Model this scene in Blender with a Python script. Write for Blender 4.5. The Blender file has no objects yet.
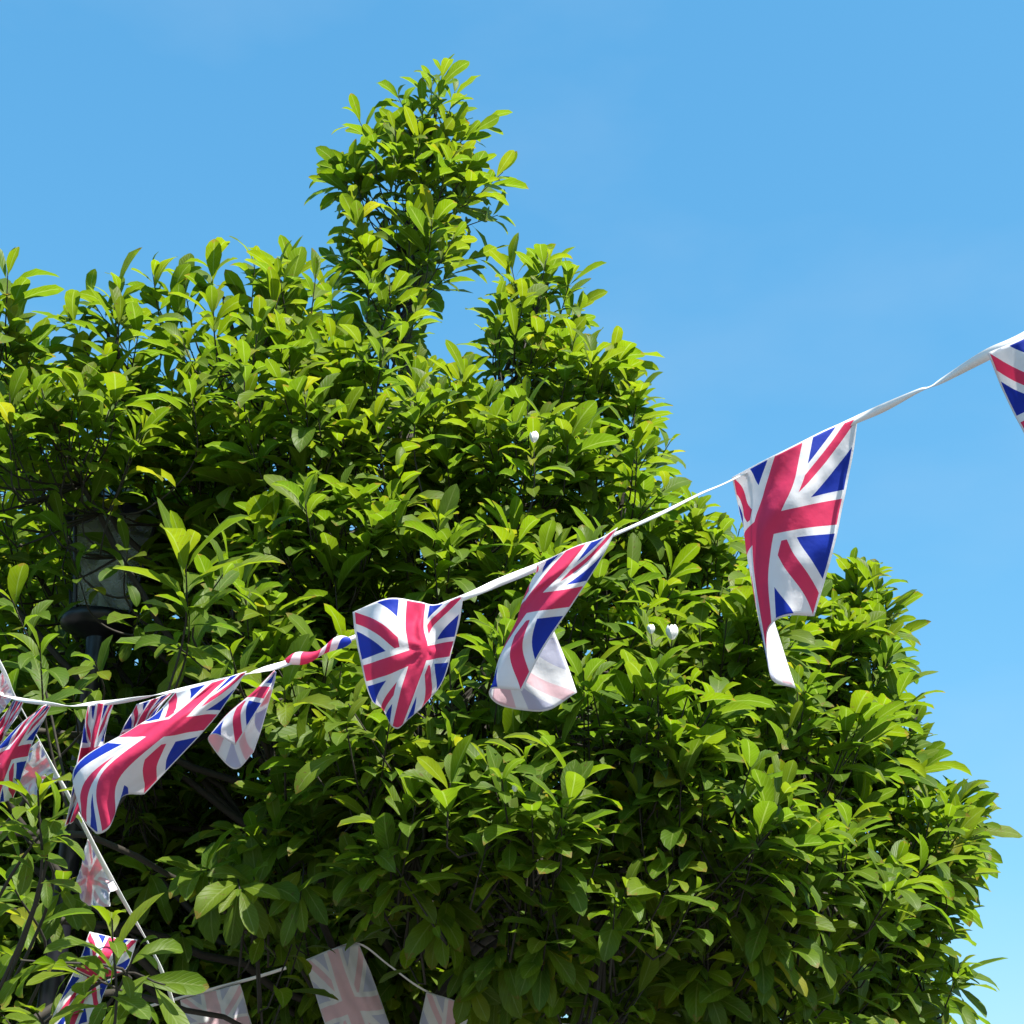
import bpy, math, random
import numpy as np
from mathutils import Vector, Matrix

random.seed(7)
rng = np.random.default_rng(11)
scene = bpy.context.scene
col = scene.collection

# ------------------------------------------------------------------ camera
F = 1400.0
PITCH = math.radians(25.0)
CAM = np.array([0.0, 0.0, 1.6])
FWD = np.array([0.0, math.cos(PITCH), math.sin(PITCH)])
UP = np.array([0.0, -math.sin(PITCH), math.cos(PITCH)])
RT = np.array([1.0, 0.0, 0.0])


def P(px, py, d):
    return CAM + d * (FWD + RT * ((px - 512.0) / F) + UP * ((512.0 - py) / F))


def project(p):
    q = np.asarray(p) - CAM
    d = q @ FWD
    return 512.0 + F * (q @ RT) / d, 512.0 - F * (q @ UP) / d, d


cam_data = bpy.data.cameras.new("camera")
cam_data.sensor_width = 36.0
cam_data.lens = 36.0 * F / 1024.0
cam_data.clip_end = 3000
cam_ob = bpy.data.objects.new("camera", cam_data)
cam_ob.location = CAM
cam_ob.rotation_euler = (math.radians(90) + PITCH, 0, 0)
col.objects.link(cam_ob)
scene.camera = cam_ob

# ------------------------------------------------------------------ light
SUN_EL = math.radians(54.0)
SUN_AZ = math.radians(141.0)      # clockwise from +Y
sdir = Vector((math.sin(SUN_AZ) * math.cos(SUN_EL), math.cos(SUN_AZ) * math.cos(SUN_EL), math.sin(SUN_EL)))
sun = bpy.data.lights.new("sun", 'SUN')
sun.energy = 4.8
sun.angle = math.radians(0.5)
sun.color = (1.0, 0.955, 0.87)
so = bpy.data.objects.new("sun", sun)
so.rotation_euler = sdir.to_track_quat('Z', 'Y').to_euler()
so.location = (4, -2, 9)
col.objects.link(so)

world = bpy.data.worlds.new("World")
scene.world = world
world.use_nodes = True
nt = world.node_tree
nt.nodes.clear()
sky = nt.nodes.new('ShaderNodeTexSky')
sky.sky_type = 'NISHITA'
sky.sun_disc = False
sky.sun_elevation = SUN_EL
sky.sun_rotation = SUN_AZ
sky.altitude = 0
sky.air_density = 1.0
sky.dust_density = 0.6
sky.ozone_density = 1.6
bg = nt.nodes.new('ShaderNodeBackground')
bg.inputs['Strength'].default_value = 0.105
wo = nt.nodes.new('ShaderNodeOutputWorld')
tint = nt.nodes.new('ShaderNodeMix')
tint.data_type = 'RGBA'
tint.blend_type = 'MULTIPLY'
tint.inputs['Factor'].default_value = 1.0
tint.inputs[7].default_value = (0.548, 1.40, 2.16, 1)
sepc = nt.nodes.new('ShaderNodeSeparateColor')
comb = nt.nodes.new('ShaderNodeCombineColor')
nt.links.new(sky.outputs[0], sepc.inputs[0])
for ci, pw in enumerate((0.82, 0.52, 0.40)):
    pn = nt.nodes.new('ShaderNodeMath')
    pn.operation = 'POWER'
    pn.inputs[1].default_value = pw
    nt.links.new(sepc.outputs[ci], pn.inputs[0])
    nt.links.new(pn.outputs[0], comb.inputs[ci])
nt.links.new(comb.outputs[0], tint.inputs[6])
# thin streaks of high haze
wtc = nt.nodes.new('ShaderNodeTexCoord')
wmp = nt.nodes.new('ShaderNodeMapping')
wmp.inputs['Scale'].default_value = (2.2, 2.2, 5.0)
wnz = nt.nodes.new('ShaderNodeTexNoise')
wnz.inputs['Scale'].default_value = 1.6
wnz.inputs['Detail'].default_value = 5
wrm = nt.nodes.new('ShaderNodeMapRange')
wrm.inputs[1].default_value = 0.45
wrm.inputs[2].default_value = 0.8
wrm.inputs[3].default_value = 0.0
wrm.inputs[4].default_value = 0.16
wmix = nt.nodes.new('ShaderNodeMix')
wmix.data_type = 'RGBA'
wmix.inputs[7].default_value = (2.6, 3.1, 3.6, 1)
nt.links.new(wtc.outputs['Generated'], wmp.inputs[0])
nt.links.new(wmp.outputs[0], wnz.inputs['Vector'])
nt.links.new(wnz.outputs[0], wrm.inputs[0])
nt.links.new(wrm.outputs[0], wmix.inputs['Factor'])
nt.links.new(tint.outputs[2], wmix.inputs[6])
nt.links.new(wmix.outputs[2], bg.inputs['Color'])
nt.links.new(bg.outputs[0], wo.inputs['Surface'])

scene.view_settings.view_transform = 'Standard'
scene.view_settings.look = 'None'
scene.view_settings.exposure = 1.3
scene.view_settings.gamma = 1.0
scene.render.engine = 'CYCLES'
scene.cycles.use_denoising = True
scene.cycles.max_bounces = 12
scene.cycles.diffuse_bounces = 8
scene.cycles.transmission_bounces = 6
scene.cycles.transparent_max_bounces = 8


# ------------------------------------------------------------------ helpers
def tag(o, label=None, cat=None, group=None, kind=None):
    if label:
        o['label'] = label
    if cat:
        o['category'] = cat
    if group:
        o['group'] = group
    if kind:
        o['kind'] = kind
    return o


def link(name, me, mats, parent=None):
    o = bpy.data.objects.new(name, me)
    for m in mats:
        me.materials.append(m)
    col.objects.link(o)
    if parent is not None:
        o.parent = parent
    return o


def empty(name, loc):
    o = bpy.data.objects.new(name, None)
    o.empty_display_size = 0.1
    o.location = loc
    col.objects.link(o)
    return o


def mesh_np(name, verts, quads, uvs=None, attr=None, mat_idx=None, smooth=True):
    """verts (n,3), quads (m,4), uvs per vertex (n,2), attr per vertex (n,4)"""
    me = bpy.data.meshes.new(name)
    verts = np.asarray(verts, dtype=np.float32)
    quads = np.asarray(quads, dtype=np.int32)
    n, m = len(verts), len(quads)
    k = quads.shape[1]
    me.vertices.add(n)
    me.vertices.foreach_set('co', verts.ravel())
    me.loops.add(m * k)
    me.loops.foreach_set('vertex_index', quads.ravel())
    me.polygons.add(m)
    me.polygons.foreach_set('loop_start', np.arange(0, m * k, k, dtype=np.int32))
    me.polygons.foreach_set('loop_total', np.full(m, k, dtype=np.int32))
    if mat_idx is not None:
        me.polygons.foreach_set('material_index', np.asarray(mat_idx, dtype=np.int32))
    me.polygons.foreach_set('use_smooth', np.full(m, smooth, dtype=bool))
    if uvs is not None:
        uvl = me.uv_layers.new(name='UVMap')
        uvl.data.foreach_set('uv', np.asarray(uvs, dtype=np.float32)[quads.ravel()].ravel())
    if attr is not None:
        a = me.attributes.new('tint', 'FLOAT_COLOR', 'POINT')
        a.data.foreach_set('color', np.asarray(attr, dtype=np.float32).ravel())
    me.update()
    me.validate()
    return me


def catmull(pts, n):
    """n samples through the control points (rows of pts)."""
    pts = np.asarray(pts, dtype=float)
    k = len(pts)
    if k == 2:
        t = np.linspace(0, 1, n)[:, None]
        return pts[0] * (1 - t) + pts[1] * t
    ext = np.vstack([2 * pts[0] - pts[1], pts, 2 * pts[-1] - pts[-2]])
    out = []
    for s in np.linspace(0, k - 1, n):
        i = min(int(s), k - 2)
        t = s - i
        a, b, c, d = ext[i], ext[i + 1], ext[i + 2], ext[i + 3]
        out.append(0.5 * ((2 * b) + (-a + c) * t + (2 * a - 5 * b + 4 * c - d) * t * t + (-a + 3 * b - 3 * c + d) * t ** 3))
    return np.array(out)


class Tubes:
    """collects tapered tubes for one mesh"""
    def __init__(self):
        self.v, self.q, self.n = [], [], 0

    def add(self, pts, radii, seg=6):
        pts = np.asarray(pts, dtype=float)
        radii = np.asarray(radii, dtype=float)
        k = len(pts)
        tan = np.gradient(pts, axis=0)
        tan /= np.linalg.norm(tan, axis=1)[:, None] + 1e-9
        ref = np.array([1.0, 0.13, 0.07])
        if abs(tan[0] @ ref) > 0.9:
            ref = np.array([0.1, 1.0, 0.0])
        ang = np.linspace(0, 2 * math.pi, seg, endpoint=False)
        for i in range(k):
            a = np.cross(tan[i], ref)
            a /= np.linalg.norm(a) + 1e-9
            b = np.cross(tan[i], a)
            self.v.append(pts[i] + radii[i] * (np.cos(ang)[:, None] * a + np.sin(ang)[:, None] * b))
        base = self.n
        for i in range(k - 1):
            for j in range(seg):
                j2 = (j + 1) % seg
                self.q.append((base + i * seg + j, base + i * seg + j2, base + (i + 1) * seg + j2, base + (i + 1) * seg + j))
        self.n += k * seg

    def build(self, name):
        return mesh_np(name, np.vstack(self.v), self.q)


# ------------------------------------------------------------------ materials
def new_mat(name):
    m = bpy.data.materials.new(name)
    m.use_nodes = True
    m.node_tree.nodes.clear()
    return m, m.node_tree


def nd(t, typ, **kw):
    n = t.nodes.new(typ)
    for k, v in kw.items():
        setattr(n, k, v)
    return n


def mth(t, op, a, b=None, c=None):
    n = t.nodes.new('ShaderNodeMath')
    n.operation = op
    for i, x in enumerate((a, b, c)):
        if x is None:
            continue
        if isinstance(x, (int, float)):
            n.inputs[i].default_value = x
        else:
            t.links.new(x, n.inputs[i])
    return n.outputs[0]


def mixc(t, fac, a, b):
    n = t.nodes.new('ShaderNodeMix')
    n.data_type = 'RGBA'
    for sock, x in ((n.inputs['Factor'], fac), (n.inputs[6], a), (n.inputs[7], b)):
        if isinstance(x, (int, float)):
            sock.default_value = x
        elif isinstance(x, tuple):
            sock.default_value = (*x, 1) if len(x) == 3 else x
        else:
            t.links.new(x, sock)
    return n.outputs[2]


def leaf_material():
    m, t = new_mat('magnolia_leaf')
    at = nd(t, 'ShaderNodeAttribute', attribute_name='tint')
    sep = nd(t, 'ShaderNodeSeparateColor')
    t.links.new(at.outputs['Color'], sep.inputs[0])
    r1, young, yel = sep.outputs[0], sep.outputs[1], sep.outputs[2]
    uv = nd(t, 'ShaderNodeUVMap', uv_map='UVMap')
    sx = nd(t, 'ShaderNodeSeparateXYZ')
    t.links.new(uv.outputs[0], sx.inputs[0])
    u, v = sx.outputs[0], sx.outputs[1]
    au = mth(t, 'ABSOLUTE', mth(t, 'SUBTRACT', u, 0.5))
    base = mixc(t, r1, LEAF_DARK, LEAF_MID)
    base = mixc(t, young, base, LEAF_YOUNG)
    base = mixc(t, yel, base, LEAF_YELLOW)
    # blotchy tone inside the blade
    tc = nd(t, 'ShaderNodeTexCoord')
    nz = nd(t, 'ShaderNodeTexNoise')
    nz.inputs['Scale'].default_value = 22
    nz.inputs['Detail'].default_value = 3
    t.links.new(tc.outputs['Object'], nz.inputs['Vector'])
    hsv = nd(t, 'ShaderNodeHueSaturation')
    t.links.new(base, hsv.inputs['Color'])
    t.links.new(mth(t, 'MULTIPLY_ADD', nz.outputs[0], 0.6, 0.7), hsv.inputs['Value'])
    base = hsv.outputs[0]
    sp = nd(t, 'ShaderNodeTexNoise')
    sp.inputs['Scale'].default_value = 75
    sp.inputs['Detail'].default_value = 2
    t.links.new(tc.outputs['Object'], sp.inputs['Vector'])
    big = nd(t, 'ShaderNodeTexNoise')
    big.inputs['Scale'].default_value = 4.5
    t.links.new(tc.outputs['Object'], big.inputs['Vector'])
    spot = mth(t, 'MULTIPLY', mth(t, 'GREATER_THAN', sp.outputs[0], 0.66), mth(t, 'GREATER_THAN', big.outputs[0], 0.52))
    base = mixc(t, mth(t, 'MULTIPLY', spot, 0.6), base, (0.10, 0.06, 0.02))
    tipb = mth(t, 'MULTIPLY', mth(t, 'GREATER_THAN', mth(t, 'ADD', v, mth(t, 'MULTIPLY', sp.outputs[0], 0.3)), 1.08), mth(t, 'GREATER_THAN', r1, 0.62))
    base = mixc(t, mth(t, 'MULTIPLY', tipb, 0.6), base, (0.20, 0.11, 0.025))
    rib = mth(t, 'LESS_THAN', au, 0.035)
    base = mixc(t, mth(t, 'MULTIPLY', rib, 0.55), base, (0.20, 0.26, 0.07))
    # side veins
    vein = mth(t, 'SINE', mth(t, 'MULTIPLY', mth(t, 'SUBTRACT', v, mth(t, 'MULTIPLY', au, 0.55)), 62.0))
    vein = mth(t, 'POWER', mth(t, 'MAXIMUM', vein, 0.0), 6.0)
    base = mixc(t, mth(t, 'MULTIPLY', vein, 0.28), base, (0.16, 0.24, 0.05))
    bump = nd(t, 'ShaderNodeBump')
    bump.inputs['Strength'].default_value = 0.35
    bump.inputs['Distance'].default_value = 0.003
    t.links.new(mth(t, 'SUBTRACT', mth(t, 'MULTIPLY', nz.outputs[0], 0.6), mth(t, 'MULTIPLY', vein, 0.6)), bump.inputs['Height'])
    pr = nd(t, 'ShaderNodeBsdfPrincipled')
    t.links.new(base, pr.inputs['Base Color'])
    pr.inputs['Roughness'].default_value = 0.46
    pr.inputs['Specular IOR Level'].default_value = 0.22
    t.links.new(bump.outputs[0], pr.inputs['Normal'])
    tr = nd(t, 'ShaderNodeBsdfTranslucent')
    hsv2 = nd(t, 'ShaderNodeHueSaturation')
    hsv2.inputs['Hue'].default_value = 0.495
    hsv2.inputs['Saturation'].default_value = 1.05
    hsv2.inputs['Value'].default_value = 2.0
    t.links.new(base, hsv2.inputs['Color'])
    t.links.new(hsv2.outputs[0], tr.inputs['Color'])
    mx = nd(t, 'ShaderNodeMixShader')
    mx.inputs[0].default_value = 0.50
    t.links.new(pr.outputs[0], mx.inputs[1])
    t.links.new(tr.outputs[0], mx.inputs[2])
    out = nd(t, 'ShaderNodeOutputMaterial')
    t.links.new(mx.outputs[0], out.inputs[0])
    return m


LEAF_DARK = (0.050, 0.106, 0.012)
LEAF_MID = (0.092, 0.158, 0.009)
LEAF_YOUNG = (0.178, 0.232, 0.011)
LEAF_YELLOW = (0.30, 0.27, 0.02)


def simple_mat(name, color, rough=0.6, noise=0.25, scale=20.0, bump=0.0, metallic=0.0, stretch=None):
    m, t = new_mat(name)
    tc = nd(t, 'ShaderNodeTexCoord')
    nz = nd(t, 'ShaderNodeTexNoise')
    nz.inputs['Scale'].default_value = scale
    nz.inputs['Detail'].default_value = 5
    if stretch:
        mp = nd(t, 'ShaderNodeMapping')
        mp.inputs['Scale'].default_value = stretch
        t.links.new(tc.outputs['Object'], mp.inputs[0])
        t.links.new(mp.outputs[0], nz.inputs['Vector'])
    else:
        t.links.new(tc.outputs['Object'], nz.inputs['Vector'])
    hsv = nd(t, 'ShaderNodeHueSaturation')
    hsv.inputs['Color'].default_value = (*color, 1)
    t.links.new(mth(t, 'MULTIPLY_ADD', nz.outputs[0], noise * 2, 1 - noise), hsv.inputs['Value'])
    pr = nd(t, 'ShaderNodeBsdfPrincipled')
    t.links.new(hsv.outputs[0], pr.inputs['Base Color'])
    pr.inputs['Roughness'].default_value = rough
    pr.inputs['Metallic'].default_value = metallic
    if bump:
        b = nd(t, 'ShaderNodeBump')
        b.inputs['Strength'].default_value = bump
        b.inputs['Distance'].default_value = 0.01
        t.links.new(nz.outputs[0], b.inputs['Height'])
        t.links.new(b.outputs[0], pr.inputs['Normal'])
    out = nd(t, 'ShaderNodeOutputMaterial')
    t.links.new(pr.outputs[0], out.inputs[0])
    return m


def flag_material(name, red, white, blue, transl):
    m, t = new_mat(name)
    uv = nd(t, 'ShaderNodeUVMap', uv_map='UVMap')
    sx = nd(t, 'ShaderNodeSeparateXYZ')
    t.links.new(uv.outputs[0], sx.inputs[0])
    X = mth(t, 'SUBTRACT', sx.outputs[0], 0.5)
    Y = mth(t, 'MULTIPLY', mth(t, 'SUBTRACT', 0.5, sx.outputs[1]), 1.5)
    ax, ay = mth(t, 'ABSOLUTE', X), mth(t, 'ABSOLUTE', Y)
    e = mth(t, 'DIVIDE', mth(t, 'SUBTRACT', ay, mth(t, 'MULTIPLY', ax, 1.5)), 1.803)
    c = mth(t, 'MULTIPLY', e, mth(t, 'SIGN', mth(t, 'MULTIPLY', X, Y)))
    wd = mth(t, 'LESS_THAN', mth(t, 'ABSOLUTE', e), 0.137)
    rd = mth(t, 'LESS_THAN', mth(t, 'ABSOLUTE', mth(t, 'SUBTRACT', c, 0.037)), 0.043)
    wc = mth(t, 'MAXIMUM', mth(t, 'LESS_THAN', ax, 0.165), mth(t, 'LESS_THAN', ay, 0.155))
    rc = mth(t, 'MAXIMUM', mth(t, 'LESS_THAN', ax, 0.1), mth(t, 'LESS_THAN', ay, 0.092))
    colr = mixc(t, wd, blue, white)
    colr = mixc(t, rd, colr, red)
    colr = mixc(t, wc, colr, white)
    colr = mixc(t, rc, colr, red)
    # unprinted hem
    hem = mth(t, 'MAXIMUM', mth(t, 'GREATER_THAN', ax, 0.484), mth(t, 'GREATER_THAN', ay, 0.735))
    colr = mixc(t, hem, colr, white)
    # weave + creases
    tc = nd(t, 'ShaderNodeTexCoord')
    nz = nd(t, 'ShaderNodeTexNoise')
    nz.inputs['Scale'].default_value = 26
    nz.inputs['Detail'].default_value = 4
    t.links.new(tc.outputs['Object'], nz.inputs['Vector'])
    hsv = nd(t, 'ShaderNodeHueSaturation')
    t.links.new(colr, hsv.inputs['Color'])
    t.links.new(mth(t, 'MULTIPLY_ADD', nz.outputs[0], 0.16, 0.92), hsv.inputs['Value'])
    bump = nd(t, 'ShaderNodeBump')
    bump.inputs['Strength'].default_value = 0.42
    bump.inputs['Distance'].default_value = 0.006
    t.links.new(nz.outputs[0], bump.inputs['Height'])
    pr = nd(t, 'ShaderNodeBsdfPrincipled')
    t.links.new(hsv.outputs[0], pr.inputs['Base Color'])
    pr.inputs['Roughness'].default_value = 0.6
    pr.inputs['Specular IOR Level'].default_value = 0.3
    t.links.new(bump.outputs[0], pr.inputs['Normal'])
    tr = nd(t, 'ShaderNodeBsdfTranslucent')
    t.links.new(hsv.outputs[0], tr.inputs['Color'])
    mx = nd(t, 'ShaderNodeMixShader')
    mx.inputs[0].default_value = transl
    t.links.new(pr.outputs[0], mx.inputs[1])
    t.links.new(tr.outputs[0], mx.inputs[2])
    out = nd(t, 'ShaderNodeOutputMaterial')
    t.links.new(mx.outputs[0], out.inputs[0])
    return m


M_LEAF = leaf_material()
M_BARK = simple_mat('bark', (0.055, 0.045, 0.036), 0.85, 0.45, 30, 0.8, stretch=(1, 1, 0.25))
M_TWIG = simple_mat('twig_bark', (0.026, 0.021, 0.015), 0.75, 0.35, 40, 0.3)
M_FRONT = flag_material('flag_print', (0.76, 0.055, 0.155), (0.86, 0.85, 0.87), (0.012, 0.042, 0.42), 0.42)
M_BACK = flag_material('flag_reverse', (0.80, 0.60, 0.65), (0.82, 0.81, 0.83), (0.60, 0.61, 0.74), 0.36)
M_RIB = simple_mat('white_ribbon', (0.80, 0.79, 0.78), 0.55, 0.06, 60)
M_PETAL = simple_mat('petal', (0.85, 0.82, 0.78), 0.5, 0.05, 30)
M_LAMP = simple_mat('black_paint', (0.012, 0.012, 0.018), 0.35, 0.3, 14)
M_GROUND = simple_mat('paving', (0.10, 0.095, 0.085), 0.9, 0.3, 3, 0.4)

# ------------------------------------------------------------------ ground
g = mesh_np('ground', [(-400, -400, 0), (400, -400, 0), (400, 400, 0), (-400, 400, 0)], [(0, 1, 2, 3)], smooth=False)
tag(link('ground', g, [M_GROUND]), kind='structure')

# ------------------------------------------------------------------ magnolia tree
TRUNK = np.array([-0.45, 6.5, 0.0])
tree = empty('magnolia_tree', TRUNK)
tag(tree, 'big leafy magnolia tree with glossy green leaves filling the view under clear sky', 'tree')

# outline that shoot tips keep inside of (the crown's reach seen from the path)
OUTL = [(-400, 240), (-60, 240), (0, 252), (22, 270), (28, 330), (60, 350), (70, 305), (102, 275), (132, 312), (150, 262), (178, 292),
        (212, 250), (236, 278), (258, 250), (276, 276), (290, 254), (304, 285), (334, 235), (318, 170), (340, 145), (346, 104), (385, 92), (430, 66), (466, 72), (484, 112),
        (512, 160), (505, 205), (490, 245), (494, 268), (440, 276), (418, 345), (452, 336), (500, 285), (512, 245), (548, 240), (580, 280),
        (590, 330), (632, 350), (650, 385), (672, 445), (672, 478), (705, 500), (742, 530), (745, 560),
        (800, 590), (830, 560), (872, 553), (902, 600), (912, 660), (915, 700), (938, 725), (925, 770),
        (965, 782), (990, 815), (976, 850), (976, 885), (948, 925), (964, 975), (960, 1100), (980, 1300), (-400, 1300)]
OX = np.array([p[0] for p in OUTL], float)
OY = np.array([p[1] for p in OUTL], float)


def inside(x, y):
    n = len(OX)
    c = False
    j = n - 1
    for i in range(n):
        if (OY[i] > y) != (OY[j] > y) and x < (OX[j] - OX[i]) * (y - OY[i]) / (OY[j] - OY[i]) + OX[i]:
            c = not c
        j = i
    return c


def unit(v):
    v = np.asarray(v, float)
    return v / (np.linalg.norm(v) + 1e-9)


class Leaves:
    def __init__(self):
        self.base, self.dir, self.nor, self.len, self.wid, self.curl, self.tint = [], [], [], [], [], [], []

    def add(self, b, d, n, L, W, curl, tint):
        self.base.append(b); self.dir.append(d); self.nor.append(n)
        self.len.append(L); self.wid.append(W); self.curl.append(curl); self.tint.append(tint)

    def build(self, name):
        B, D, N = (np.array(x) for x in (self.base, self.dir, self.nor))
        L, W, C = (np.array(x) for x in (self.len, self.wid, self.curl))
        n = len(B)
        D /= np.linalg.norm(D, axis=1)[:, None]
        N = N - (N * D).sum(1)[:, None] * D
        N /= np.linalg.norm(N, axis=1)[:, None] + 1e-9
        S = np.cross(D, N)
        ts = np.array([0.0, 0.09, 0.22, 0.40, 0.60, 0.78, 0.91, 0.97, 1.0])
        ws = np.array([0.035, 0.055, 0.40, 0.76, 1.0, 0.92, 0.56, 0.22, 0.02])
        K = len(ts)
        fold = rng.uniform(0.10, 0.55, n)
        wav = rng.uniform(-0.06, 0.06, (n, K))
        # bend along the blade
        x = np.zeros((n, K)); z = np.zeros((n, K))
        for k in range(1, K):
            dt = ts[k] - ts[k - 1]
            th = C * (0.5 * (ts[k] + ts[k - 1])) ** 1.2
            x[:, k] = x[:, k - 1] + dt * np.cos(th)
            z[:, k] = z[:, k - 1] - dt * np.sin(th)
        twist = rng.uniform(-0.5, 0.5, n)
        V = np.zeros((n, K, 3, 3))
        for k in range(K):
            mid = B + (L * x[:, k])[:, None] * D + (L * z[:, k])[:, None] * N
            th = C * ts[k] ** 1.2
            nk = np.cos(th)[:, None] * N + np.sin(th)[:, None] * D
            a = twist * ts[k]
            sk = np.cos(a)[:, None] * S + np.sin(a)[:, None] * nk
            nk2 = -np.sin(a)[:, None] * S + np.cos(a)[:, None] * nk
            hw = 0.5 * W * ws[k]
            V[:, k, 1] = mid
            for j, s in ((0, -1), (2, 1)):
                lift = hw * (np.sin(fold) + wav[:, k] * (3 if s > 0 else 2))
                V[:, k, j] = mid + (s * hw * np.cos(fold))[:, None] * sk + lift[:, None] * nk2
        verts = V.reshape(-1, 3)
        q = []
        for k in range(K - 1):
            for j in range(2):
                q.append((k * 3 + j, k * 3 + j + 1, (k + 1) * 3 + j + 1, (k + 1) * 3 + j))
        q = np.array(q)
        quads = (q[None] + (np.arange(n) * K * 3)[:, None, None]).reshape(-1, 4)
        uv = np.array([(j * 0.5, t) for t in ts for j in range(3)])
        uvs = np.tile(uv, (n, 1))
        tint = np.repeat(np.array(self.tint), K * 3, axis=0)
        print('leaves', n)
        return mesh_np(name, verts, quads, uvs, tint)


LV = Leaves()
UPV = np.array([0, 0, 1.0])


def shoot(tip, direction, length, nleaf, leaf_len, out, droop, young, spread=1.0):
    """a leafy shoot ending at tip; leaves spiral up it and crowd at its end"""
    direction = unit(direction)
    ref = np.cross(direction, [0.3, 0.9, 0.2])
    a = unit(ref)
    b = np.cross(direction, a)
    ph = rng.uniform(0, 6.28)
    tone = rng.uniform(0, 1)
    for i in range(nleaf):
        s = (i + 0.5) / nleaf                     # 0 low .. 1 tip
        pos = tip - direction * length * (1 - s ** 0.75) * 0.9
        ph += 2.4 + rng.uniform(-0.35, 0.35)
        ang = math.radians((60 - 42 * s ** 1.1) * spread + rng.uniform(-13, 13))
        rad = math.cos(ph) * a + math.sin(ph) * b
        d = math.cos(ang) * direction + math.sin(ang) * rad
        d = unit(d + np.array([0, 0, -1.0]) * droop * (1.15 - 0.5 * s) + rng.normal(0, 0.08, 3))
        nrm = direction * 0.7 + UPV * 0.85 + out * 0.45 * (0.4 + droop) - rad * 0.15 + rng.normal(0, 0.16, 3)
        big = 0.72 + 0.5 * math.sin(math.pi * min(1, s * 0.75 + 0.15))
        L = leaf_len * big * rng.uniform(0.62, 1.24)
        if s > 0.93:
            L *= 0.72
        W = L * rng.uniform(0.28, 0.40)
        yv = young * (0.15 + 0.85 * s ** 2.0) * rng.uniform(0.4, 1.0)
        yel = max(0.0, rng.normal(0.0, 0.10)) + (0.5 if rng.random() < 0.012 else 0)
        LV.add(pos, d, nrm, L, W, rng.uniform(0.2, 1.4), (min(1, max(0, tone * 0.6 + rng.uniform(-0.1, 0.5))), min(1, yv), min(0.8, yel), 1))


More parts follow.
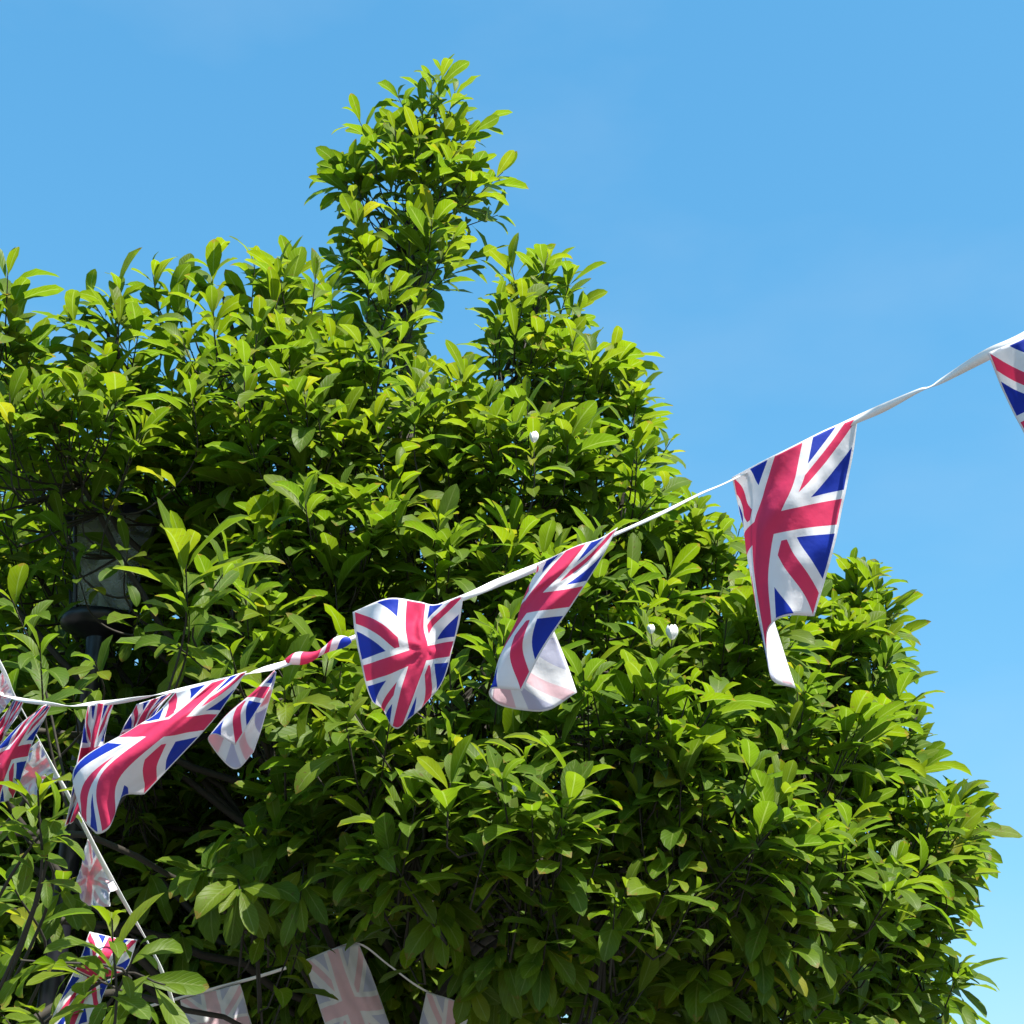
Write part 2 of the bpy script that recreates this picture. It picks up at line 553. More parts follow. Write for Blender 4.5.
# leafy boughs: px, py, distance, half-width px, half-height px, half-depth m, shoots, droop, leaf length
BOUGHS = [
    # leader with the pointed top
    (432, 128, 8.0, 40, 50, 0.30, 11, 0.05, .180), (405, 195, 7.9, 84, 66, 0.42, 27, 0.08, .180), (400, 280, 7.7, 82, 62, 0.45, 25, 0.10, .180), (385, 350, 7.4, 90, 70, 0.5, 25, 0.12, .175),
    # second leader
    (545, 290, 7.3, 42, 50, 0.30, 12, 0.08, .175), (520, 365, 7.0, 66, 60, 0.45, 23, 0.12, .175), (590, 400, 6.9, 66, 56, 0.45, 23, 0.12, .175), (640, 440, 6.8, 44, 56, .35, 14, 0.12, .17),
    # left peaks
    (225, 312, 6.3, 76, 36, 0.40, 8, 0.08, .175), (285, 300, 6.4, 40, 52, .3, 8, .08, .175), (115, 345, 6.1, 50, 36, 0.35, 7, 0.08, .185), (8, 345, 6.0, 30, 36, 0.3, 6, 0.05, .185),
    (250, 385, 6.2, 100, 66, 0.50, 17, 0.12, .175), (115, 430, 6.2, 100, 56, 0.5, 13, 0.14, .175), (0, 420, 6.2, 60, 66, .45, 11, .12, .175), (-120, 400, 6.2, 120, 120, .6, 17, .12, .175),
    (-140, 600, 6.0, 120, 120, .6, 14, .12, .175),
    # middle
    (400, 430, 6.2, 100, 72, 0.5, 44, 0.14, .175), (505, 480, 6.1, 100, 76, 0.5, 46, 0.16, .175), (620, 510, 6.2, 80, 66, .5, 36, .16, .17), (700, 560, 6.3, 56, 58, .4, 24, .14, .165),
    (300, 470, 5.9, 90, 70, .5, 34, .14, .175), (330, 560, 5.5, 90, 64, .45, 30, .2, .175), (200, 480, 6.2, 80, 60, .4, 22, .15, .175),
    # right shoulder
    (868, 610, 6.3, 34, 50, .30, 18, .06, .165), (840, 680, 6.1, 66, 66, .45, 34, .12, .165), (780, 650, 6.1, 70, 66, .45, 30, .12, .165), (895, 740, 6.0, 50, 66, .4, 26, .12, .165),
    (965, 815, 6.1, 36, 34, .25, 12, .12, .17), (900, 850, 5.8, 84, 76, .45, 40, .2, .165), (925, 890, 5.9, 44, 50, .35, 18, .2, .165), (900, 965, 5.8, 68, 66, .45, 34, .28, .165), (870, 1070, 5.8, 70, 60, .45, 22, .35, .165),
    # front
    (450, 580, 5.5, 110, 66, .45, 29, .16, .175), (590, 620, 5.4, 110, 70, .45, 32, .16, .17), (710, 650, 5.5, 90, 70, .45, 29, .14, .165), (790, 760, 5.3, 110, 80, .45, 37, .2, .16),
    (480, 690, 4.8, 120, 60, .42, 26, .22, .160), (620, 740, 4.6, 120, 66, .42, 32, .2, .155), (700, 830, 4.6, 120, 70, .42, 34, .26, .155), (820, 890, 5.0, 110, 80, .45, 25, .28, .16),
    (390, 760, 4.6, 90, 50, .4, 21, .32, .155), (530, 820, 4.4, 110, 60, .4, 29, .38, .15), (420, 850, 4.5, 90, 50, .4, 15, .5, .15), (610, 910, 4.5, 110, 66, .4, 21, .5, .15),
    (740, 950, 4.8, 110, 76, .42, 24, .42, .155), (540, 960, 4.6, 80, 46, .35, 13, .65, .15), (650, 1050, 4.8, 120, 60, .4, 16, .6, .16), (820, 1050, 5.1, 100, 60, .4, 15, .5, .16),
    (300, 850, 4.9, 80, 40, .4, 9, .5, .16), (330, 690, 5.0, 80, 56, .4, 19, .25, .165), (240, 640, 5.2, 70, 52, .4, 14, .25, .17), (250, 890, 4.7, 80, 34, .35, 8, .55, .16),
    # boughs around the dim hollow, most added overhead and off frame to shade it
    (-260, 700, 4.6, 150, 190, .5, 70, .35, .17), (-160, 960, 4.6, 80, 120, .4, 40, .4, .17),
    (250, 590, 6.0, 90, 60, .4, 38, .2, .17), (330, 640, 5.8, 80, 50, .4, 32, .2, .165), (180, 530, 6.6, 80, 50, .3, 26, .2, .17), (140, 760, 6.0, 60, 40, .3, 12, .4, .16),
    (-130, 540, 5.0, 100, 90, .5, 40, .25, .17), (400, 800, 4.95, 130, 60, .35, 40, .4, .155), (-120, 760, 5.0, 90, 120, .5, 50, .4, .17),
    (-150, 880, 3.5, 60, 80, .3, 14, .3, .13), (-90, 1100, 3.4, 100, 40, .3, 14, .3, .13),
    # shaded hollow on the left
    (60, 440, 5.7, 130, 38, .45, 28, .2, .17), (85, 610, 6.5, 110, 60, .3, 16, .3, .17), (150, 540, 6.6, 70, 50, .3, 12, .3, .17), (30, 560, 6.5, 60, 50, .3, 10, .3, .17), (60, 730, 6.4, 110, 60, .35, 30, .4, .17), (60, 860, 6.4, 120, 80, .35, 30, .4, .17), (60, 520, 7.0, 110, 70, .4, 24, .2, .17), (150, 680, 6.9, 150, 70, .5, 60, .4, .17), (60, 820, 7.0, 160, 120, .5, 80, .5, .17), (250, 800, 6.7, 140, 110, .5, 70, .5, .17), (200, 960, 6.7, 220, 120, .5, 100, .5, .17),
    (420, 960, 6.5, 160, 120, .5, 80, .5, .17), (-80, 900, 6.5, 150, 160, .6, 80, .5, .17),
    # inside of the crown
    (650, 960, 6.9, 220, 120, .5, 110, .4, .18), (820, 840, 7.0, 120, 160, .5, 90, .3, .17), (880, 980, 6.9, 70, 120, .4, 50, .4, .17), (700, 720, 7.3, 160, 130, .5, 70, .3, .17), (380, 1000, 6.6, 200, 80, .4, 90, .5, .17), (120, 1000, 6.3, 160, 70, .4, 50, .5, .17), (340, 960, 5.9, 100, 50, .25, 26, .5, .16), (330, 420, 7.2, 160, 80, .5, 40, .15, .17),
    (420, 560, 7.0, 240, 160, .7, 90, .2, .17), (600, 640, 7.0, 190, 150, .7, 80, .2, .17), (760, 780, 6.7, 160, 150, .6, 70, .3, .17), (560, 860, 6.4, 240, 160, .7, 100, .4, .17), (250, 560, 7.2, 220, 150, .6, 60, .2, .17), (800, 960, 6.4, 140, 120, .6, 60, .4, .17),
    (40, 740, 8.5, 300, 220, .5, 150, .4, .2), (260, 900, 8.4, 300, 200, .5, 150, .4, .2), (60, 480, 8.0, 160, 120, .5, 60, .2, .18),  # from here on, back and side layers added to keep light out of the hollow
    (60, 700, 7.8, 260, 180, .6, 130, .4, .19), (150, 930, 7.8, 320, 170, .6, 170, .4, .19), (480, 900, 7.6, 260, 180, .5, 120, .4, .19), (450, 700, 7.8, 240, 150, .5, 90, .4, .19), (-150, 800, 7.6, 220, 220, .6, 110, .4, .19),
    (100, 1060, 7.4, 320, 100, .6, 100, .4, .19), (450, 1080, 7.0, 260, 100, .6, 90, .4, .19), (-100, 1000, 5.6, 140, 160, .6, 60, .4, .18),
]

trunk_t = Tubes()
tp = catmull([TRUNK, TRUNK + [0.03, -0.02, 0.8], TRUNK + [-0.04, 0.0, 1.7], TRUNK + [0.05, -0.05, 2.6], P(405, 400, 7.6), P(415, 260, 7.9), P(432, 120, 8.05)], 40)
tr_r = np.interp(np.linspace(0, 1, 40), [0, .04, .2, .5, 1], [.20, .145, .115, .06, .008])
trunk_t.add(tp - TRUNK, tr_r, 12)
link('trunk', trunk_t.build('trunk'), [M_BARK], tree)


def bough_axis(c, rx, rzv):
    """a limb from the trunk up into the bough"""
    hd = math.hypot(c[0] - TRUNK[0], c[1] - TRUNK[1])
    h0 = max(0.7, c[2] - rzv - 0.55 * hd - 0.3)
    lowb = c[2] < 3.3 and c[0] > -2.3
    if lowb:
        h0 = max(1.7, c[2] - 0.10 * hd)
    sag = 0.10 if lowb else -0.10
    i = int(np.argmin(np.abs(tp[:, 2] - min(h0, tp[-1, 2] - 0.4))))
    a = tp[i]
    end = c + np.array([(c[0] - a[0]) * 0.05, (c[1] - a[1]) * 0.05, rzv * 0.45])
    m1 = a * 0.62 + c * 0.38 + np.array([0, 0, sag * hd])
    m2 = a * 0.25 + c * 0.75 + np.array([0, 0, sag * 1.1 * hd])
    pts = catmull([a, m1, m2, c, end], 22)
    pts[1:-1] += rng.normal(0, 0.012, (20, 3))
    return pts, i


LIMBS = []
for bi, (px, py, d, rx, ry, rd, ns, droop, ll) in enumerate(BOUGHS):
    c = P(px, py, d)
    k = d / F
    if py < 930:
        droop *= 0.4
    ax_r, ax_u = rx * k, ry * k
    rzv = ax_u
    T = Tubes()
    pts, ti = bough_axis(c, ax_r, rzv)
    r0 = min(0.005 if d < 4 else 0.019, tr_r[ti] * 0.5)
    T.add(pts - TRUNK, np.interp(np.linspace(0, 1, len(pts)), [0, .6, 1], [r0, .012, .005]), 7)
    made = 0
    tries = 0
    inner = rd >= .6 or (d > 6.5 and py > 500)
    while made < ns and tries < ns * 7:
        tries += 1
        v = rng.normal(0, 1, 3)
        v = unit(v)
        if not inner and v @ (-FWD) < -0.35 and rng.random() < 0.7:
            continue
        if v[2] < -0.45 and rng.random() < 0.6:
            continue
        rr = rng.uniform(0.3, 1.0) if inner else rng.uniform(0.55, 1.0) ** 0.6
        off = RT * v[0] * ax_r + UP * v[2] * ax_u + np.array([0, 1.0, 0]) * v[1] * rd
        tip = c + off * rr
        outd = unit(off)
        wide = unit([tip[0] - TRUNK[0], tip[1] - TRUNK[1], 0])
        dr = unit(outd * 0.75 + wide * (0.25 + droop) + UPV * (1.3 - 1.3 * droop) + rng.normal(0, 0.22, 3))
        ex, ey, ed = project(tip + dr * rng.uniform(-.02, .12))
        if not inside(ex, ey):
            continue
        qx, qy, _ = project(tip - dr * 0.35)
        if not inside(qx + (20 if qx > 600 else 0), qy):
            continue
        ln = rng.uniform(0.20, 0.40) if rng.random() < .8 else rng.uniform(.38, .55)
        high = max(0.0, min(1.0, (tip[2] - 2.0) / 3.0))
        young = (0.25 + 0.6 * high) * rng.uniform(0.4, 1.1)
        nl = int(rng.integers(8, 14))
        shoot(tip, dr, ln, nl, ll, outd if v @ (-FWD) > -.2 else unit(outd - FWD), droop, young)
        made += 1
        sb = tip - dr * ln
        cand = pts[6:]
        near = cand[int(np.argmin(np.linalg.norm(cand - (sb - UPV * 0.12), axis=1)))]
        midp = near * 0.5 + sb * 0.5 + np.array([0, 0, -0.03])
        if np.linalg.norm(near - sb) < 1.2:
            T.add(catmull([near, midp, sb, tip], 8) - TRUNK, np.linspace(0.0065, 0.0022, 8), 5)
    LIMBS.append((T, pts))

# single shoots one can tell apart: px, py, d of the tip, direction on the picture (right, up, towards camera), length, leaves, leaf length, droop, young
SPRIGS = [
    (186, 552, 4.3, (0.1, 1, .25), .30, 12, .20, .10, .9), (190, 610, 4.35, (0.2, .7, .5), .25, 9, .19, .2, .6), (232, 560, 4.6, (.5, .9, .2), .3, 10, .18, .15, .6), (170, 640, 4.6, (-.2, .4, .8), .28, 9, .18, .3, .5),
    (40, 650, 4.2, (.1, .9, .5), .28, 10, .17, .15, .4), (12, 600, 4.4, (-.2, .9, .4), .28, 9, .17, .15, .5), (95, 660, 4.7, (.1, .6, .6), .25, 7, .15, .3, .3),
    (38, 790, 2.9, (.1, 1, .2), .26, 12, .105, .12, .8), (8, 775, 2.95, (-.3, 1, .3), .22, 9, .105, .1, .7), (62, 812, 2.95, (.6, .7, .3), .22, 8, .10, .2, .6), (18, 830, 3.0, (-.1, .6, .5), .22, 8, .10, .25, .5),
    (112, 918, 2.95, (.1, 1, .2), .30, 11, .125, .16, .8), (140, 945, 3.0, (.5, .8, .3), .22, 8, .115, .2, .7), (66, 965, 3.1, (-.6, .6, .4), .25, 8, .12, .25, .5), (20, 960, 3.1, (-.9, .3, .4), .25, 7, .12, .25, .4), (165, 985, 3.1, (.7, .1, .5), .2, 5, .12, .5, .4),
    (240, 890, 4.3, (.2, .1, .9), .25, 8, .16, .5, .25), (205, 870, 4.5, (-.4, .2, .8), .25, 8, .17, .4, .2), (300, 900, 4.4, (.1, -.3, .9), .22, 7, .16, .7, .2), (270, 800, 5.0, (-.4, .3, .7), .25, 7, .16, .5, .15), (220, 830, 5.2, (-.4, .3, .7), .25, 7, .16, .5, .1),
    (285, 690, 4.4, (.1, .7, .6), .28, 10, .165, .15, .7), (330, 650, 4.7, (.2, .8, .5), .28, 10, .165, .15, .6), (320, 720, 4.5, (-.1, .4, .8), .25, 9, .165, .35, .4), (230, 650, 4.5, (-.1, .7, .6), .28, 9, .17, .2, .6),
    (495, 790, 4.5, (.1, .8, .5), .28, 10, .16, .25, .6), (560, 870, 4.4, (.1, .5, .8), .28, 12, .165, .25, .6), (640, 800, 4.5, (.2, .8, .5), .30, 12, .17, .18, .7), (650, 770, 4.5, (.1, .9, .3), .3, 11, .17, .15, .7), (715, 850, 4.6, (.3, .4, .8), .3, 12, .17, .3, .5),
    (440, 920, 4.4, (-.1, -.2, .9), .22, 7, .16, .7, .4), (545, 950, 4.4, (.1, -.1, .9), .22, 8, .16, .6, .5), (470, 985, 4.5, (.1, -.4, .8), .2, 6, .16, .8, .2), (345, 850, 4.6, (-.1, -.1, .9), .22, 8, .165, .6, .3), (400, 830, 4.6, (.1, 0, .9), .22, 8, .165, .55, .4),
    (375, 420, 5.6, (-.1, 1, .3), .3, 11, .175, .1, 1.0), (400, 470, 5.4, (.1, .9, .4), .3, 11, .18, .12, .9), (310, 490, 5.3, (-.1, 1, .3), .3, 9, .17, .1, .6), (440, 520, 5.3, (.2, .8, .5), .3, 11, .18, .15, .7),
    (78, 575, 5.5, (-.1, .8, .6), .22, 6, .16, .25, .3), (128, 548, 5.5, (.2, .8, .5), .22, 6, .16, .2, .3), (140, 612, 5.5, (.3, .6, .6), .22, 7, .16, .3, .3), (60, 520, 5.5, (-.2, .9, .4), .24, 7, .16, .2, .4), (72, 690, 5.3, (.1, .7, .6), .25, 8, .16, .35, .3), (50, 740, 5.4, (-.1, .6, .7), .25, 8, .16, .4, .3), (90, 760, 5.5, (.2, .5, .8), .25, 8, .16, .4, .3), (60, 890, 4.6, (.1, .4, .8), .25, 9, .16, .3, .3), (15, 890, 3.3, (-.1, .8, .6), .25, 10, .13, .2, .4), (35, 1010, 3.2, (-.1, .8, .6), .25, 10, .13, .2, .4), (10, 700, 3.6, (-.1, .8, .6), .25, 9, .14, .2, .4), (150, 870, 5.2, (.2, .5, .8), .25, 9, .16, .35, .2), (180, 930, 5.2, (.1, .5, .8), .25, 9, .16, .35, .2), (30, 900, 4.8, (-.1, .4, .8), .25, 8, .16, .4, .2),
    (245, 350, 5.6, (0, 1, .1), .3, 10, .17, .05, .7), (292, 390, 5.6, (.05, 1, .15), .3, 10, .17, .05, .7), (190, 385, 5.7, (-.05, 1, .1), .3, 10, .17, .05, .6), (60, 400, 5.7, (0, 1, .1), .3, 10, .17, .05, .5), (418, 385, 5.7, (.05, 1, .1), .3, 10, .17, .05, .8), (500, 420, 5.8, (.05, 1, .1), .3, 10, .17, .06, .8), (600, 455, 6.0, (.1, 1, .1), .3, 10, .165, .06, .8), (560, 540, 5.4, (.1, 1, .2), .3, 10, .165, .08, .8), (740, 590, 5.4, (.2, 1, .2), .3, 10, .16, .08, .8), (800, 640, 5.6, (.2, 1, .2), .3, 10, .16, .08, .7),
    (118, 282, 6.0, (.05, 1, .2), .38, 11, .19, .03, .8), (92, 300, 6.05, (-.6, 1, .1), .32, 8, .19, .05, .6), (152, 268, 6.2, (-.1, 1, .1), .36, 9, .18, .03, .7), (212, 258, 6.3, (.0, 1, .2), .4, 11, .18, .03, .8), (255, 262, 6.3, (.1, 1, .1), .36, 10, .18, .03, .8), (182, 275, 6.3, (-.2, 1, .1), .34, 9, .18, .03, .7), (288, 262, 6.4, (.2, 1, .1), .34, 9, .18, .05, .7), (35, 345, 6.0, (.4, 1, .1), .3, 8, .18, .05, .5), (72, 365, 6.0, (-.2, 1, .1), .3, 8, .18, .05, .5),
    (8, 268, 5.8, (.1, 1, .2), .35, 10, .19, .05, .6), (972, 800, 6.1, (.7, .5, .1), .3, 9, .17, .1, .3), (870, 575, 6.3, (.1, 1, .1), .3, 11, .17, .05, .7), (680, 740, 4.9, (0, 1, .3), .25, 7, .16, .1, .5),
    (358, 118, 8.0, (-.5, 1, .1), .28, 8, .18, .05, .6), (482, 125, 8.0, (.8, .6, .1), .26, 7, .18, .1, .6), (503, 172, 7.9, (.7, .6, .1), .28, 8, .19, .1, .5), (322, 178, 7.9, (-.9, .4, .1), .28, 7, .18, .1, .4), (498, 215, 7.9, (.9, .3, .1), .26, 7, .18, .15, .4), (330, 265, 7.8, (-.9, .3, .1), .28, 8, .18, .1, .3), (488, 255, 7.8, (.8, .2, .1), .26, 7, .18, .15, .4),
    (672, 640, 4.89, (.05, 1, .15), .25, 11, .14, .05, .6), (651, 634, 4.94, (-.1, 1, .1), .22, 9, .13, .05, .6), (534, 443, 5.45, (.05, 1, .1), .25, 11, .15, .05, .7), (515, 794, 4.24, (.1, 1, .1), .22, 9, .13, .1, .6),
    (432, 82, 8.0, (.05, 1, .1), .35, 12, .175, .03, .8), (455, 92, 8.0, (.3, 1, .1), .3, 9, .175, .03, .8), (548, 258, 7.3, (.05, 1, .1), .32, 11, .175, .05, .7), (628, 352, 6.9, (.9, .4, .1), .3, 3, .17, .1, .4),
]
for (px, py, d, dv, ln, nl, ll, droop, young) in SPRIGS:
    tip = P(px, py, d)
    dr = unit(RT * dv[0] + UP * dv[1] - FWD * dv[2])
    shoot(tip, dr, ln, nl, ll, unit(dr - FWD), droop, young)
    sb = tip - dr * ln
    best = None
    for T, pts in LIMBS:
        dd = np.linalg.norm(pts[8:20] - (sb - UPV * 0.15 + FWD * 0.1), axis=1)
        i = int(np.argmin(dd))
        if best is None or dd[i] < best[0]:
            best = (dd[i], T, pts[8 + i])
    _, T, tgt = best
    gap = np.linalg.norm(tgt - sb)
    m1 = sb * 0.5 + tgt * 0.5 - UPV * 0.12 * gap - dr * 0.10 * gap
    T.add(catmull([tgt, m1, sb, tip], 16) - TRUNK, np.interp(np.linspace(0, 1, 16), [0, .6, 1], [.006, .0042, .002]), 6)
for T, pts in LIMBS:
    link('branch', T.build('branch'), [M_TWIG], tree)

crown = LV.build('crown')
co = link('crown', crown, [M_LEAF], tree)
co.location = -TRUNK      # crown vertices are in world units


def blossom(px, py, d, r):
    c = P(px, py, d)
    V, Q = [], []
    n = 0
    for k in range(7):
        a = k * 2 * math.pi / 7 + rng.uniform(-.15, .15)
        tilt = 0.35 if k % 2 else 0.6
        rad = np.array([math.cos(a), math.sin(a), 0])
        tang = np.array([-math.sin(a), math.cos(a), 0])
        for i, t in enumerate(np.linspace(0, 1, 7)):
            w = r * 0.62 * math.sin(math.pi * (0.12 + 0.83 * t)) ** 0.8
            out = r * (0.15 + tilt * math.sin(t * 2.4))
            for s in (-1, -.5, 0, .5, 1):
                V.append(c - TRUNK + rad * (out - 0.25 * abs(s) * w) + tang * s * w * .8 + UPV * (r * (1.7 * t - 0.9)))
        for i in range(6):
            for j in range(4):
                q0 = n + i * 5 + j
                Q.append((q0, q0 + 1, q0 + 6, q0 + 5))
        n += 35
    link('blossom', mesh_np('blossom', V, Q), [M_PETAL], tree)


blossom(672, 632, 4.70, .028)
blossom(651, 629, 4.76, .018)
blossom(534, 437, 5.26, .024)
blossom(515, 788, 4.08, .012)

# ------------------------------------------------------------------ bunting
def interp_grid(g, nu, nv):
    rows = [catmull(r, nu) for r in g]
    rows = np.array(rows)
    return np.stack([catmull(rows[:, i], nv) for i in range(nu)], axis=1)   # (nv, nu, 3)


def sheet_arrays(W, uv):
    """front and back faces of a thin cloth, closed round its hem"""
    nv, nu, _ = W.shape
    du = np.gradient(W, axis=1)
    dv = np.gradient(W, axis=0)
    N = np.cross(du, -dv)
    N /= np.linalg.norm(N, axis=2)[:, :, None] + 1e-12
    th = 0.0004
    A = (W + N * th).reshape(-1, 3)
    B = (W - N * th).reshape(-1, 3)
    idx = np.arange(nv * nu).reshape(nv, nu)
    a, b, c, d = idx[:-1, :-1].ravel(), idx[:-1, 1:].ravel(), idx[1:, 1:].ravel(), idx[1:, :-1].ravel()
    fq = np.stack([a, d, c, b], 1)
    n = nv * nu
    bq = np.stack([a, b, c, d], 1) + n
    ring = list(idx[0, :]) + list(idx[1:, -1]) + list(idx[-1, ::-1][1:]) + list(idx[::-1, 0][1:])
    eq = np.array([(ring[i], ring[i + 1], ring[i + 1] + n, ring[i] + n) for i in range(len(ring) - 1)])
    quads = np.vstack([fq, bq, eq])
    mats = np.concatenate([np.zeros(len(fq)), np.ones(len(bq)), np.zeros(len(eq))])
    return np.vstack([A, B]), quads, np.vstack([uv, uv]), mats


def flag(label, grid, s, ox, oy, d0, vr=(0, 1), extra=None, wrinkle=1.0, pinch=None):
    G = [[P(ox + s * p[0], oy + s * p[1], d0 + (p[2] if len(p) > 2 else 0)) for p in row] for row in grid]
    nu, nv = 36, 44
    W = interp_grid(G, nu, nv)
    uu, vv = np.meshgrid(np.linspace(0, 1, nu), np.linspace(vr[0], vr[1], nv))
    # small ripples in the cloth
    ph = rng.uniform(0, 6.28, 3)
    rip = 0.004 * np.sin(uu * 13 + vv * 5 + ph[0]) + 0.003 * np.sin(uu * 7 - vv * 11 + ph[1]) + 0.0015 * np.sin(uu * 29 + vv * 9 + ph[2])
    rip = rip + 0.0022 * np.sin(uu * 55 + ph[1]) * np.exp(-vv * 9) + 0.0015 * np.abs(np.sin(uu * 9 + vv * 14 + ph[2]))
    rip = rip * 1.5 + 0.0012 * np.sin(uu * 41 - vv * 23 + ph[0] * 2) * np.sin(vv * 17 + ph[2])
    if pinch:
        du_, dv_ = uu - pinch[0], (vv - pinch[1]) * 1.5
        rr_, th_ = np.hypot(du_, dv_), np.arctan2(dv_, du_)
        rip = rip + 0.007 * np.cos(7 * th_ + 1.0) * np.minimum(1, rr_ / .16) * np.exp(-rr_ / .22)
        rip = rip - 0.012 * np.exp(-((uu - pinch[0] + .25 * (vv - .2)) / .05) ** 2) * np.exp(-(vv / .45) ** 2)
    W = W + (rip * wrinkle * np.minimum(1, vv * 4 + .15))[:, :, None] * FWD
    V, Q, UVs, M = sheet_arrays(W, np.stack([uu.ravel(), vv.ravel()], 1))
    if extra is not None:
        V2, Q2, U2, M2 = extra
        Q = np.vstack([Q, Q2 + len(V)])
        V = np.vstack([V, V2]); UVs = np.vstack([UVs, U2]); M = np.concatenate([M, M2])
    org = V.mean(0)
    me = mesh_np('union_flag', V - org, Q, UVs, mat_idx=M)
    o = link('union_flag', me, [M_FRONT, M_BACK])
    o.location = org
    tag(o, label, 'flag', 'union flags on the bunting')
    return o


flag('union flag with only its upper corner in view beside the sky',
     [[(987, 353, 0), (1018, 340, -.01), (1047, 324, 0), (1076, 308, .01), (1105, 292, 0)],
      [(1024, 433, .02), (1054, 418, -.02), (1085, 402, 0), (1115, 386, .02), (1145, 370, 0)],
      [(1066, 515, 0), (1096, 500, .01), (1125, 484, .03), (1155, 468, .01), (1185, 452, 0)]], 1, 0, 0, 2.62)

flag('broad union flag against blue sky with a white tail curling below it',
     [[(108, 265, 0.02), (200, 215, -.01), (300, 165, -.02), (430, 100, 0), (540, 55, 0)],
      [(140, 395, .10), (158, 350, .03), (268, 300, -.03), (400, 245, -.03), (520, 200, 0)],
      [(185, 530, .14), (158, 490, .05), (215, 430, -.02), (345, 400, -.04), (482, 380, 0)],
      [(255, 765, .14), (190, 690, .06), (208, 620, 0), (296, 572, -.05), (440, 560, -.01)],
      [(328, 985, .08), (245, 950, .05), (228, 800, .01), (288, 738, -.04), (392, 738, .02)]], .2932, 700, 400, 2.9)

flag('union flag curled into an open cone, pale inside at its hem, beside the shield-shaped one',
     [[(290, 232, 0), (370, 190, 0), (500, 130, -.01), (610, 95, -.01), (705, 38, 0)],
      [(290, 330, .08), (255, 330, .03), (370, 285, -.03), (500, 255, -.03), (610, 215, 0)],
      [(360, 520, .14), (205, 500, .07), (240, 430, 0), (370, 405, -.04), (505, 385, -.01)],
      [(440, 720, .16), (230, 760, .12), (100, 720, .07), (160, 660, -.01), (330, 650, -.03)],
      [(497, 885, .16), (330, 978, .14), (105, 950, .10), (52, 868, .0), (215, 880, -.03)]], .1953, 480, 520, 2.9)

flag('shield-shaped union flag pinched at its middle and pointed below',
     [[(75, 370, .02), (190, 325, -.02), (290, 335, .01), (350, 345, .03), (440, 315, 0)],
      [(85, 465, .03), (185, 420, -.04), (285, 420, -.01), (340, 415, .02), (428, 400, .01)],
      [(110, 575, .04), (195, 550, -.05), (300, 510, -.01), (350, 500, .02), (405, 490, .02)],
      [(140, 660, .07), (185, 650, -.02), (265, 620, -.02), (315, 610, .01), (372, 600, .04)],
      [(175, 690, .10), (190, 725, .04), (222, 755, 0), (262, 722, .03), (300, 690, .08)]], .3027, 330, 500, 2.85, pinch=(.56, .46))

# the flag whose upper half is rolled round the ribbon
na, nb = 40, 14
ctr = np.array([P(351 - 71 * t, 640 + 26 * t - 2 * math.sin(t * 9), 2.93) for t in np.linspace(0, 1, na)])
tanv = unit(ctr[-1] - ctr[0])
e1 = unit(np.cross(tanv, FWD))
e2 = np.cross(tanv, e1)
rv, ru = [], []
for i in range(na):
    t = i / (na - 1)
    r = 0.0105 + 0.004 * math.sin(t * 11) - 0.006 * (2 * t - 1) ** 6
    for j in range(nb):
        a = 2 * math.pi * j / (nb - 1)
        rv.append(ctr[i] + r * (math.cos(a) * e1 + math.sin(a) * e2 * .8))
        ru.append((0.02 + 0.95 * ((t * 1.35 + j / (nb - 1) * 0.25) % 1.0 if False else min(1, t * 0.8 + j / (nb - 1) * 0.2)), 0.28 + 0.10 * math.sin(t * 5)))
rq = np.array([(i * nb + j, i * nb + j + 1, (i + 1) * nb + j + 1, (i + 1) * nb + j) for i in range(na - 1) for j in range(nb - 1)])
roll = (np.array(rv), rq, np.array(ru), np.zeros(len(rq)))
flag('union flag rolled along the ribbon, its pale-hemmed loose end hanging as a small cone',
     [[(962, 100, .01), (958, 95, .015), (955, 90, 0), (955, 95, -.01), (960, 98, -.01)],
      [(940, 200, .05), (900, 220, .05), (860, 190, .0), (880, 185, -.03), (925, 190, -.03)],
      [(905, 330, .08), (820, 370, .08), (740, 300, .02), (775, 285, -.03), (858, 305, -.03)],
      [(862, 455, .09), (775, 532, .08), (665, 410, .03), (690, 375, -.02), (785, 425, -.03)]], .2246, 60, 650, 2.93, vr=(.25, 1), extra=roll, wrinkle=.5)

flag('largest blown-out union flag streaming sideways over the dark leaves',
     [[(512, 188, .02), (615, 160, .0), (722, 130, 0), (780, 110, .0), (830, 95, 0)],
      [(425, 285, .03), (515, 262, -.01), (600, 230, -.03), (690, 215, -.02), (760, 205, 0)],
      [(310, 358, .04), (390, 347, -.02), (480, 340, -.05), (590, 325, -.03), (675, 320, 0)],
      [(75, 515, .02), (135, 555, -.03), (215, 565, -.06), (370, 540, -.03), (525, 485, .02)],
      [(95, 745, .03), (150, 812, -.01), (222, 790, -.05), (268, 660, .02), (378, 640, .05)]], .2246, 60, 650, 2.75)

flag('bunched union flag showing only striped folds behind the top corner of the largest streaming one',
     [[(340, 242, 0), (385, 228, .015), (425, 215, -.01), (465, 200, .015), (506, 187, 0)],
      [(305, 310, 0), (340, 300, .02), (375, 290, -.01), (410, 275, .02), (440, 260, 0)],
      [(264, 385, 0), (300, 385, .02), (335, 380, -.0), (370, 365, .02), (400, 350, 0)],
      [(215, 460, .02), (240, 465, .03), (270, 460, .02), (300, 455, .03), (330, 445, .02)],
      [(190, 500, .03), (215, 505, .04), (240, 505, .03), (270, 500, .04), (300, 490, .03)]], .2246, 60, 650, 2.86)

